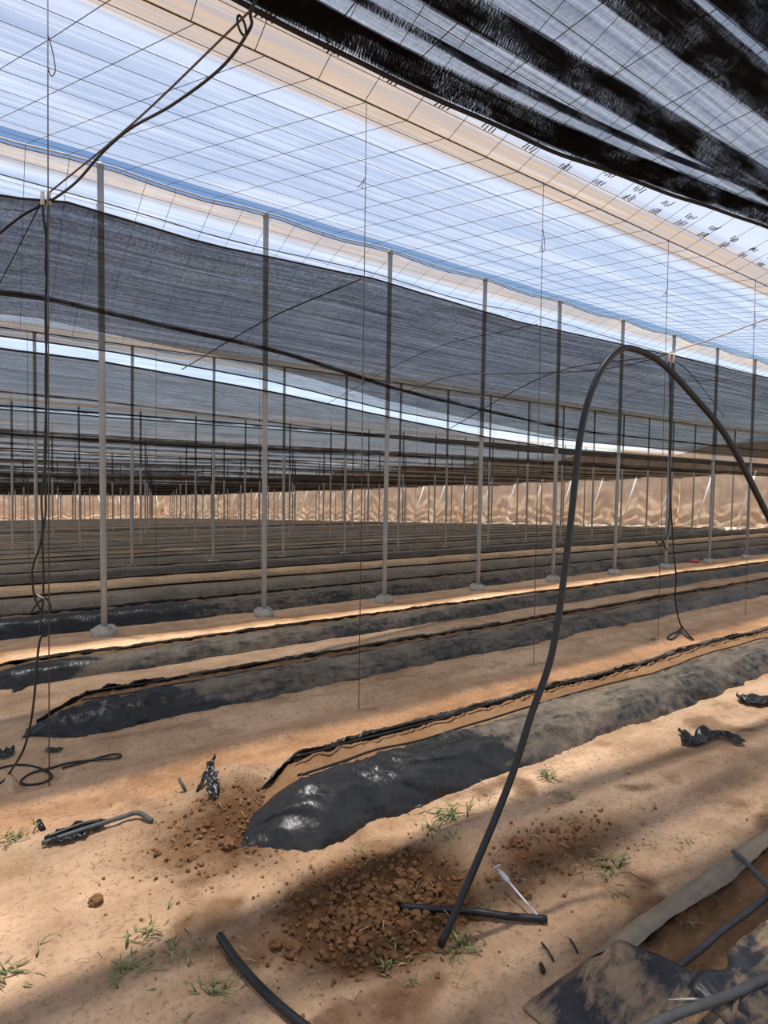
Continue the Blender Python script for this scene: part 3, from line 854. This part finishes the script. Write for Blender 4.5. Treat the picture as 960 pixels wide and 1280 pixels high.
# the gathered net overhead, bunched towards the viewer
def netA():
    T = axis([(-2.5, 6, .1), (6, 34, .8)])
    o = empty('shade_net', (T[0], 2.2, 3.4), 'black shade net bunched overhead in thick dark pleats, right above the viewer', 'shade net', 'black shade nets under the roof')
    edge = lambda t: 2.34 - .085 * sst(1.0, 5, t) * (t - 1.0) - .02 * max(0, t - 5)
    def strip(fs, name, mat, hd, seed, K, wob=.02):
        V = []
        for t in T:
            a, b = fs(t)
            for q in range(K + 1):
                u = q / K; n = a + (b - a) * u
                V.append((t, n, hd(t, u) + SLOPE * n + wob * N3(t * .6, u * 4, seed) ))
        return mesh_from(name, V, grid_faces(len(T), K + 1), mat, o)
    def pleat(fa, fb, lay, seed, depth):
        """layers of cloth folded back and forth between the edges fa(t) and fb(t)"""
        V = []; per = 6; K = lay * per
        for t in T:
            a, b = fa(t), fb(t)
            for q in range(K + 1):
                L = q / per; k = int(L); x = L - k
                x = x if k % 2 == 0 else 1 - x
                x = .5 - .5 * math.cos(math.pi * x)
                x = x + .06 * N3(t * .8, k * 1.7, seed) * (1 if .1 < x < .9 else .4)
                n = a + (b - a) * x
                z = 3.50 + depth * (.25 * math.sin(math.pi * x)) + .005 * k + .008 * N3(t * 1.1, q * .9, seed)
                V.append((t, n, z + SLOPE * n))
        mesh_from('pleat', V, grid_faces(len(T), K + 1), 'shade_cloth_folded', o)
    e = edge
    base = lambda t: 3.5
    # single sheet
    V = []; ks = [i / 40 for i in range(41)]
    for t in T:
        for u in ks:
            n = e(t) + (-.05 - e(t)) * u
            V.append((t, n, 3.62 + SLOPE * n + .015 * N3(t * .4, u * 9, 3) - .04 * math.sin(math.pi * u)))
    mesh_from('net_panel', V, grid_faces(len(T), len(ks)), 'shade_cloth', o)
    pleat(lambda t: e(t) + .01, lambda t: e(t) - .15 - .02 * N3(t, 3, 1), 5, 1, .10)
    pleat(lambda t: e(t) - .235 + .02 * N3(t * .5, 1, 1), lambda t: e(t) - .275, 2, 2, .03)
    pleat(lambda t: 1.955 - .028 * (t - 1.5), lambda t: 1.81 - .05 * (t - 1.7), 3, 3, .07)
    pleat(lambda t: 1.545 - .03 * (t - 2.1), lambda t: 1.335 - .03 * (t - 2.4), 3, 4, .08)
    pleat(lambda t: 1.30 - .04 * (t - 2.4), lambda t: 1.08 - .04 * (t - 2.4), 3, 5, .08)
    pleat(lambda t: .95 - .03 * (t - 2.4), lambda t: .70 - .03 * (t - 2.4), 3, 6, .08)
    mb = MB(); mb.tube([(t, e(t) + .01, 3.49 + SLOPE * e(t) + .012 * N3(t * 2, 0, 4)) for t in T], .012, 6); mb.build('near_hem', 'net_hem', o)
    # wires it slides on
    mb = MB()
    for i in range(26):
        t = -.3 + .42 * i
        mb.tube([(t, -.1, 3.60), (t, 1.3, 3.54), (t - .02, e(t), 3.50)], .0028, 4, False)
    mb.build('sliding_wire', 'dull_wire', o)
netA()
def interp(tab):
    def f(t):
        if t <= tab[0][0]: return tab[0][1:]
        for (a, b) in zip(tab, tab[1:]):
            if t <= b[0]:
                k = (t - a[0]) / (b[0] - a[0]); return tuple(a[i] + (b[i] - a[i]) * k for i in (1, 2))
        return tab[-1][1:]
    return f
n1near = interp([(-4, 3.72, 3.12), (.2, 3.72, 3.09), (.38, 3.72, 3.16), (1.3, 3.72, 3.12), (2.5, 3.72, 3.17), (4, 3.72, 3.12), (6.5, 3.72, 3.17), (9, 3.72, 3.2), (40, 3.72, 3.15)])
n1far = interp([(-4, 7.05, 3.22), (1.25, 7.06, 3.19), (3.1, 7.1, 3.10), (5, 7.02, 2.87), (7, 7.02, 2.74), (9, 7.1, 2.68), (40, 7.1, 2.7)])
foldu = interp([(-4, .40, 0), (.24, .44, 0), (.94, .47, 0), (2.45, .55, 0), (4.2, .66, 0), (6.0, .72, 0), (8, .78, 0), (40, .8, 0)])
net((n1near, n1far), 'black shade net before the front posts, doubled in its near half', seed=1, hem=(.007, .009),
    fold=[(lambda t: foldu(t)[0], .10, 2, .025)], sag=.07)
# doubled layer of that net, hanging below its near half
def doubled():
    T = axis([(-3.5, 12, .2), (12, 33, .9)]); V = []; ks = [i / 26 for i in range(27)]
    for t in T:
        n1, h1 = n1near(t); n2, h2 = n1far(t); fu = foldu(t)[0]
        for u in ks:
            x = u * fu; n = n1 + (n2 - n1) * x; h = h1 + (h2 - h1) * x
            V.append((t, n, h + SLOPE * n - .02 * math.sin(math.pi * u) - .25 * u ** 1.5 * (1 - .3 * N3(t * .2, 1, 1)) - .03 * N3(t * .15, u * 10, 8) * math.sin(math.pi * u)))
    par = [o for o in bpy.data.objects if o.name.startswith('shade_net')][-1]
    mesh_from('doubled_panel', V, grid_faces(len(T), len(ks)), 'shade_cloth_front', par)
doubled()
n2near = interp([(-4, 7.5, 3.2), (1.3, 7.52, 3.17), (3.5, 7.45, 3.02), (5.5, 7.45, 2.83), (7.5, 7.45, 2.66), (10, 7.5, 2.55), (40, 7.5, 2.6)])
net((n2near, interp([(-4, 11.22, 3.12), (40, 11.22, 3.12)])), 'black shade net from the front posts to the next roof valley', seed=2, hem=(.012, .014), fold=[(.97, .12, 2, .04), (.5, .08, 1, .03)], sag=.10, mat='shade_cloth_dense')
k = 2
for j in range(NROWS - 1):
    va = ROW0 + BAY * (j + .5084); ra = ROW0 + BAY * (j + 1); vb = ROW0 + BAY * (j + 1.5084)
    for half, (a, b) in enumerate(((va + .17, ra - .30), (ra + .12, vb - .2))):
        if b > BACK - 2: continue
        hh = 3.12 + .08 * N3(j * 2.7, half * 3.1, 4)
        near = (lambda t, a=a, hh=hh, s=k: (a, hh - .12 * abs(N3(t * .12, s, 1))))
        far = (lambda t, b=b, hh=hh, s=k: (b, hh - .18 * abs(N3(t * .1, s, 8))))
        lab = ('black shade net from the valley behind the %s post line to the %s' if half == 0 else 'black shade net from the %s post line to the valley before the %s')
        lab = lab % (LINE[j], LINE[j + 1]) if half == 0 else lab % (LINE[j + 1], (LINE + ['last'])[min(j + 2, 10)])
        rr = random.Random(k)
        net((near, far), lab, seed=k + 3, hem=(.013, .012), mat='shade_cloth_dense', sag=.10 + .10 * rr.random(), nn=18, T=axis([(-1.5, 14, .6), (14, 40, 1.6)]),
            fold=[(rr.uniform(.1, .35), .16, 2, .06), (rr.uniform(.5, .9), .22, 2, .08)])
        k += 1

# wires at net height, and a hose with light put into its colour
def wire(pts, label, mat='dull_wire', r=.0035, cat='wire', name='net_wire', group=None, sag=0):
    P = smooth_path(pts, 6) if len(pts) > 2 else [Vector(pts[0]).lerp(Vector(pts[1]), i / 8) - Vector((0, 0, sag * 4 * (i / 8) * (1 - i / 8))) for i in range(9)]
    mb = MB(); mb.tube(P, r, 5); o = mb.build(name, mat, None, tuple(P[0])); return tag(o, label, cat, group)
wire([(-3, VAL0 - .01, 3.22 + SLOPE * VAL0)] + [(t, VAL0 - .01, 3.205 + SLOPE * VAL0 - .03 * (i % 2)) for i, t in enumerate((.38, 1.4, 2.4, 3.4, 4.3, 6.4, 8.5, 12, 20, 30))], 'long dark wire along the near hem of the net in front of the posts')
for i, t in enumerate(vt[:5]):
    z = 3.14 + SLOPE * VAL0
    wire([(t, VAL0, z), (t - .1, 5.2, 2.99), (t - .3, 7.02, (3.12 - .11 * max(0, t - 2)) + SLOPE * 7)], 'dark cross wire under the front net, %s from the left' % ORD[i], group='cross wires under the front net', r=.006 if i in (1, 3) else .0035)
NR = Vector((6.53, VAL0, 3.2 + SLOPE * VAL0))
hose('lit_hose', [(6.57, 2.2, 3.30), (6.56, 2.744, 3.22), (6.545, 3.2, 3.13), NR, NR + Vector((-.08, .14, -.05)), vp(790, 455, 4.15), vp(740, 463, 4.6), vp(700, 465, 5.1), vp(640, 467, 5.7), vp(600, 467, 6.1), vp(565, 470, 6.5), vp(530, 481, 6.9), vp(495, 493, 7.3)],
     .0085, 'lit_hose', 'hose coloured pale as if lit, from right tie wire to front posts', 'cord', 6, 6)  # irrigation hose, its lit look put into the pale colour
wire([NR + Vector((0, 0, -.06)), vp(866, 470, 4.6), vp(905, 520, 6.4)], 'thin dark wire slanting down from the right tie wire across the net', r=.006)
wire([NL + Vector((.02, 0, .03)), (.66, 2.95, 3.13), (.925, 2.26, 3.31)], 'thin wire beside the black overhead hose, from tie wire to bunched net', r=.0045)

# ------------------------------------------------------------------ litter, weeds, clods
def scrap(name, pts, w, mat, label, cat='film scrap', seed=0, lift=.03, nw=9, parent=None):
    P = smooth_path(pts, 8); V = []; n = len(P)
    for i, p in enumerate(P):
        d = (P[min(i + 1, n - 1)] - P[max(i - 1, 0)]); d.z = 0; d.normalize(); s = Vector((-d.y, d.x, 0)); u = i / (n - 1)
        ww = w * (.45 + .9 * math.sin(math.pi * min(.95, max(.05, u))) ** .7) * (1 + .5 * N3(u * 6, seed, 1))
        for j in range(nw):
            q = j / (nw - 1) - .5
            c = p + s * ww * q * (1 + .4 * N3(u * 9, q * 5, seed))
            V.append((c.x, c.y, c.z + lift * (.25 + abs(N3(u * 5, q * 2.2, seed + 2)) * 1.5 + .25 * N3(u * 9, q * 5, seed))))
    o = mesh_from(name, V, grid_faces(n, nw), mat, None, tuple(P[0]))
    sol = o.modifiers.new('t', 'SOLIDIFY'); sol.thickness = .003
    return tag(o, label, cat, 'scraps of black film on the sand')
o = empty('film_scrap', tuple(gpx(120, 1040)), 'folded black film and tube scrap on the left sand below the loose plug', 'film scrap', 'scraps of black film on the sand')
def part_scrap(pts, w, mat, seed, lift, name):
    q = scrap(name, pts, w, mat, None, None, seed, lift)
    for kk in ('label', 'category', 'group'):
        if kk in q: del q[kk]
    q.location = Vector(pts[0]) - o.location; q.parent = o
part_scrap([gpx(58, 1058), gpx(90, 1046), gpx(130, 1033)], .09, 'fresh_mulch_film', 3, .035, 'film')
mb = MB(); mb.tube(smooth_path([gpx(52, 1060, .02), gpx(95, 1048, .03), gpx(150, 1030, .03), gpx(172, 1024, .03), gpx(190, 1030, .015)], 6), .011, 7); mb.build('tube', 'dusty_pipe', o)
mb = MB(); mb.tube(smooth_path([gpx(56, 1056, .03), gpx(100, 1043, .045), gpx(128, 1036, .04)], 6), .009, 7); mb.build('tube', 'black_pipe', o)
plug = gpx(51, 1036, .01); mb = MB(); mb.tube([plug + Vector((.006, -.03, 0)), plug + Vector((-.006, .035, .012))], .012, 8, hollow=True)
tag(mb.build('pipe_plug', 'black_pipe', None, tuple(plug)), 'short loose stub of black pipe on the left sand', 'pipe stub')
scrap('film_scrap', [gpx(851, 918), gpx(862, 933), gpx(885, 924), gpx(905, 922), gpx(926, 934)], .07, 'fresh_mulch_film', 'long crumpled black scrap on the sunny sand in front of the nearest bed', seed=6, lift=.055)
scrap('film_scrap', [gpx(922, 877), gpx(938, 880), gpx(962, 880), gpx(985, 884)], .13, 'fresh_mulch_film', 'crumpled black film lump at the right edge in front of the nearest bed', seed=9, lift=.05)
scrap('film_scrap', [gpx(268, 966, .07), gpx(259, 978, .04), gpx(246, 992, .0)], .028, 'fresh_mulch_film', 'ragged film strip sticking up at the left of the spoil heap', seed=4, lift=.03)
scrap('film_scrap', [gpx(262, 975, .06), gpx(266, 988, .03), gpx(270, 1002, .0)], .045, 'fresh_mulch_film', 'ragged film strip drooping down the front of the spoil heap', seed=5, lift=.03)
scrap('film_scrap', [gpx(-12, 948), gpx(6, 946), gpx(18, 944)], .08, 'fresh_mulch_film', 'small black scrap at the left edge behind the ground coil', seed=8, lift=.04)
scrap('film_scrap', [gpx(58, 939), gpx(68, 941), gpx(78, 940)], .035, 'fresh_mulch_film', 'tiny black scrap beside the left tie wire foot', seed=11, lift=.02)
scrap('film_scrap', [gpx(16, 866), gpx(28, 860), gpx(42, 852)], .05, 'fresh_mulch_film', 'narrow black scrap between the ends of the second and third beds', seed=12, lift=.02)
p = gpx(232, 990, .005); mb = MB(); mb.tube([p, p + Vector((-.02, .05, .05))], .008, 6); tag(mb.build('pipe_stub', 'dusty_pipe', None, tuple(p)), 'short grey stub poking out of the sand left of the spoil heap', 'pipe stub')
rs = empty('plastic_scrap', tuple(gpx(868, 703)), 'small red plastic scrap beside a post footing', 'plastic scrap')
V, F = lump(tuple(gpx(868, 703, .03)), .13, .35, 3, 2, .4); mesh_from('wrapper', V, F, 'red_plastic', rs)
for i, (a, b_, lab) in enumerate([((677, 1183), (692, 1204), 'thin black stick on the sand beside the torn bed'), ((712, 1178), (722, 1194), 'short dark twig close to the torn bed film'), ((676, 1210), (679, 1219), 'small dark pipe stub left of the torn bed film')]):
    P, Q = gpx(*a, .012), gpx(*b_, .008); mb = MB(); mb.tube([P, P.lerp(Q, .5) + Vector((0, 0, .006)), Q], .004 if i < 2 else .008, 6)
    tag(mb.build('twig', 'black_pipe', None, tuple(P)), lab, 'twig')

def weed(px, py, size, label, dry=.3, seed=0, bl=26, base=None):
    p = base if base is not None else gpx(px, py, -.005)
    rr = random.Random(seed)
    o = empty('weed_tuft', tuple(p), label, 'weed', 'weed tufts')
    for nm, mat, cnt in (('leaves', 'weed_green', int(bl * (1 - dry))), ('dry_leaves', 'weed_dry', int(bl * dry) + 3)):
        mb = MB()
        for i in range(cnt):
            a = rr.uniform(0, math.tau); r0 = abs(rr.gauss(0, .4)) * size; c = p + Vector((math.cos(a) * r0, math.sin(a) * r0, 0)); c.z += G(c.x, c.y) - G(p.x, p.y)
            b = rr.uniform(0, math.tau); L = size * rr.uniform(.25, .7); up = rr.uniform(.25, .9) if nm == 'leaves' else rr.uniform(.05, .6)
            d = Vector((math.cos(b), math.sin(b), 0)); w = size * .035 * rr.uniform(.6, 1.2); s = Vector((-d.y, d.x, 0)) * w
            m = c + d * L * .4 + Vector((0, 0, L * up * .6)); e = c + d * L + Vector((0, 0, L * up * .55))
            th = Vector((0, 0, w * .3))
            mb.add([c - s * .5, c + s * .5, m + s, m - s, e, c - th, m - th], [(0, 1, 2, 3), (3, 2, 4), (5, 6, 2, 1), (0, 3, 6, 5), (6, 4, 2), (3, 4, 6)])
        mb.build(nm, mat, o)
WEEDS = [(562, 1022, .16, 'largest green weed patch on the sand in front of the nearest bed'), (540, 1036, .12, 'pale weed just left of the largest green patch'), (686, 972, .12, 'bright green weed between the arched pipe and the nearest bed'),
         (704, 995, .10, 'small weed to the right of the arched pipe, below the bright one'), (610, 996, .07, 'tiny weed left of the arched pipe by the bed foot'), (764, 1085, .14, 'green weed with dry stalks on the shaded sand left of the torn bed'),
         (455, 1078, .10, 'small weed on the upper rim of the dug patch'), (490, 1208, .10, 'low green weed in the dug patch below the short pipe'), (576, 1186, .12, 'dry and green weed at the foot of the arched pipe'),
         (612, 1136, .07, 'small weed behind the crossing of the two pipes'), (212, 1192, .13, 'dry weed left of the curved pipe end'), (160, 1216, .12, 'sparse weed on the shaded sand at the lower left'),
         (268, 1240, .11, 'weed beside the curved pipe end at the bottom edge'), (14, 1050, .13, 'pale grass tuft at the left edge of the sand'), (8, 1218, .13, 'dry grass tuft at the left edge near the bottom'),
         (186, 1165, .12, 'sparse brown weed between the dry weeds and the lit sand'), (820, 1058, .08, 'faint weed on the shaded sand behind the torn bed'), (742, 1070, .06, 'tiny weed behind the stalky weed near the torn bed'),
         (480, 990, .06, 'tiny weed at the dark film foot of the nearest bed'), (640, 1000, .05, 'tiny weed against the arched pipe'), (512, 1234, .07, 'dry tuft at the bottom of the dug patch'), (780, 1120, .06, 'tiny weed below the stalky weed'),
         (560, 1050, .09, 'sparse weed below the largest green patch'), (855, 1055, .07, 'thin weed by the rolled film of the torn bed'), (945, 925 , .05, 'tiny weed near the right edge on the sand'), (815, 800, .12, 'low weed in the lane beside the small tubing coil')]
for i, (x, y, s, lab) in enumerate(WEEDS): weed(x, y, s, lab, .25 if i not in (1, 10, 11, 14, 15, 20) else .65, i + 3, 34 if s > .11 else 20)
for i, (t, n, s, lab) in enumerate([(2.1, 1.02, .10, 'thin weed growing against the hose in the torn bed'), (1.88, 1.06, .08, 'small weed by the rolled film edge of the torn bed'), (1.93, .96, .06, 'tiny weed beside the hose end in the torn bed')]):
    weed(0, 0, s, lab, .3, 60 + i, 16, Vector((t, n, TB(t, n) - .01)))

# loose clods of dug soil and bits of straw: countless
mb = MB(); rr = random.Random(11); c = 0
while c < 4200:
    t, n = rr.uniform(.3, 3.2), rr.uniform(1.2, 3.2); m = dug(t, n)
    if rr.random() > m * m + .01: continue
    r = .0026 + .012 * rr.random() ** 5 * (.4 + m)
    mb.add(*lump((t, n, G(t, n) + r * .3 + .012 * m), r, .75, c * .37, 1, .3)); c += 1
tag(mb.build('soil_clods', 'clod_soil', smooth=False), 'loose crumbly clods of dug soil round the damp patch and bed end', 'soil clods', kind='stuff')
mb = MB(); c = 0
while c < 320:
    t, n = rr.uniform(.2, 3.6), rr.uniform(1.15, 3.6)
    if 2.25 < n < 3.15 and t > 1.2: continue
    a = rr.uniform(0, math.tau); L = rr.uniform(.015, .06)
    p = Vector((t, n, G(t, n) + .008)); q = p + Vector((math.cos(a) * L, math.sin(a) * L, rr.uniform(.0, .02)))
    mb.tube([p, p.lerp(q, .5) + Vector((0, 0, .006)), q], .0014, 4); c += 1
tag(mb.build('straw_litter', 'straw'), 'scattered straw bits and dry stalks over the near sand', 'straw', kind='stuff')
STONES = [(365, 1192, .028, 'biggest pale clod in the dug patch above the curved pipe'), (345, 1185, .02, 'clod beside the biggest clod in the dug patch'), (655, 1122, .025, 'round brown clod between riser stake and shaded sand'), (645, 1058, .026, 'dark clod beside the arched pipe'),
          (120, 1130, .022, 'small clod on the lit sand at the lower left'), (285, 1060, .03, 'clod on the spoil left of the dug patch')]
for i, (x, y, r, lab) in enumerate(STONES):
    p = gpx(x, y, r * .3 + .01); V, F = lump(p, r, .75, 40 + i, 3, .3); tag(mesh_from('soil_clod', V, F, 'clod_soil', None, tuple(p), False), lab, 'clod', 'larger clods')

# ------------------------------------------------------------------ light
sun = bpy.data.lights.new('sun', 'SUN'); sun.energy = 6.6; sun.angle = .035; sun.color = (1, .955, .88)
so = bpy.data.objects.new('sun', sun); COL.objects.link(so)
so.rotation_euler = Vector((-.06, .088, 1)).to_track_quat('Z', 'Y').to_euler()   # high sun
so.location = (0, 0, 20)
w = bpy.data.worlds.new('sky'); SC.world = w; w.use_nodes = True; nt = w.node_tree; nt.nodes.clear()
out = nt.nodes.new('ShaderNodeOutputWorld'); bg = nt.nodes.new('ShaderNodeBackground'); sky = nt.nodes.new('ShaderNodeTexSky')
sky.sky_type = 'NISHITA'; sky.sun_disc = False; sky.sun_elevation = 1.40; sky.sun_rotation = .3; sky.dust_density = .2; sky.ozone_density = 3.0
bg.inputs['Strength'].default_value = .13
nt.links.new(sky.outputs[0], bg.inputs[0]); nt.links.new(bg.outputs[0], out.inputs[0])

# ------------------------------------------------------------------ camera
cam = bpy.data.cameras.new('camera'); co = bpy.data.objects.new('camera', cam); COL.objects.link(co)
cam.sensor_fit = 'HORIZONTAL'; cam.sensor_width = 36; cam.lens = FPX / 960 * 36; cam.clip_start = .05; cam.clip_end = 400
d = (math.sin(YAW), math.cos(YAW)); m = (-math.cos(YAW), math.sin(YAW))
right = Vector((d[0], m[0], 0)); fwd0 = Vector((d[1], m[1], 0)); up0 = Vector((0, 0, 1))
fwd = fwd0 * math.cos(PITCH) + up0 * math.sin(PITCH); up = -fwd0 * math.sin(PITCH) + up0 * math.cos(PITCH)
r2 = right * math.cos(ROLL) + up * math.sin(ROLL); u2 = -right * math.sin(ROLL) + up * math.cos(ROLL)
Rm = Matrix((r2, u2, -fwd)).transposed()
co.matrix_world = Matrix.Translation((0, 0, CAM_H)) @ Rm.to_4x4()
SC.camera = co
SC.cycles.transparent_max_bounces = 48
SC.cycles.max_bounces = 8
vs = SC.view_settings; vs.view_transform = 'Standard'; vs.look = 'None'; vs.gamma = 1; vs.exposure = 0; vs.use_curve_mapping = False
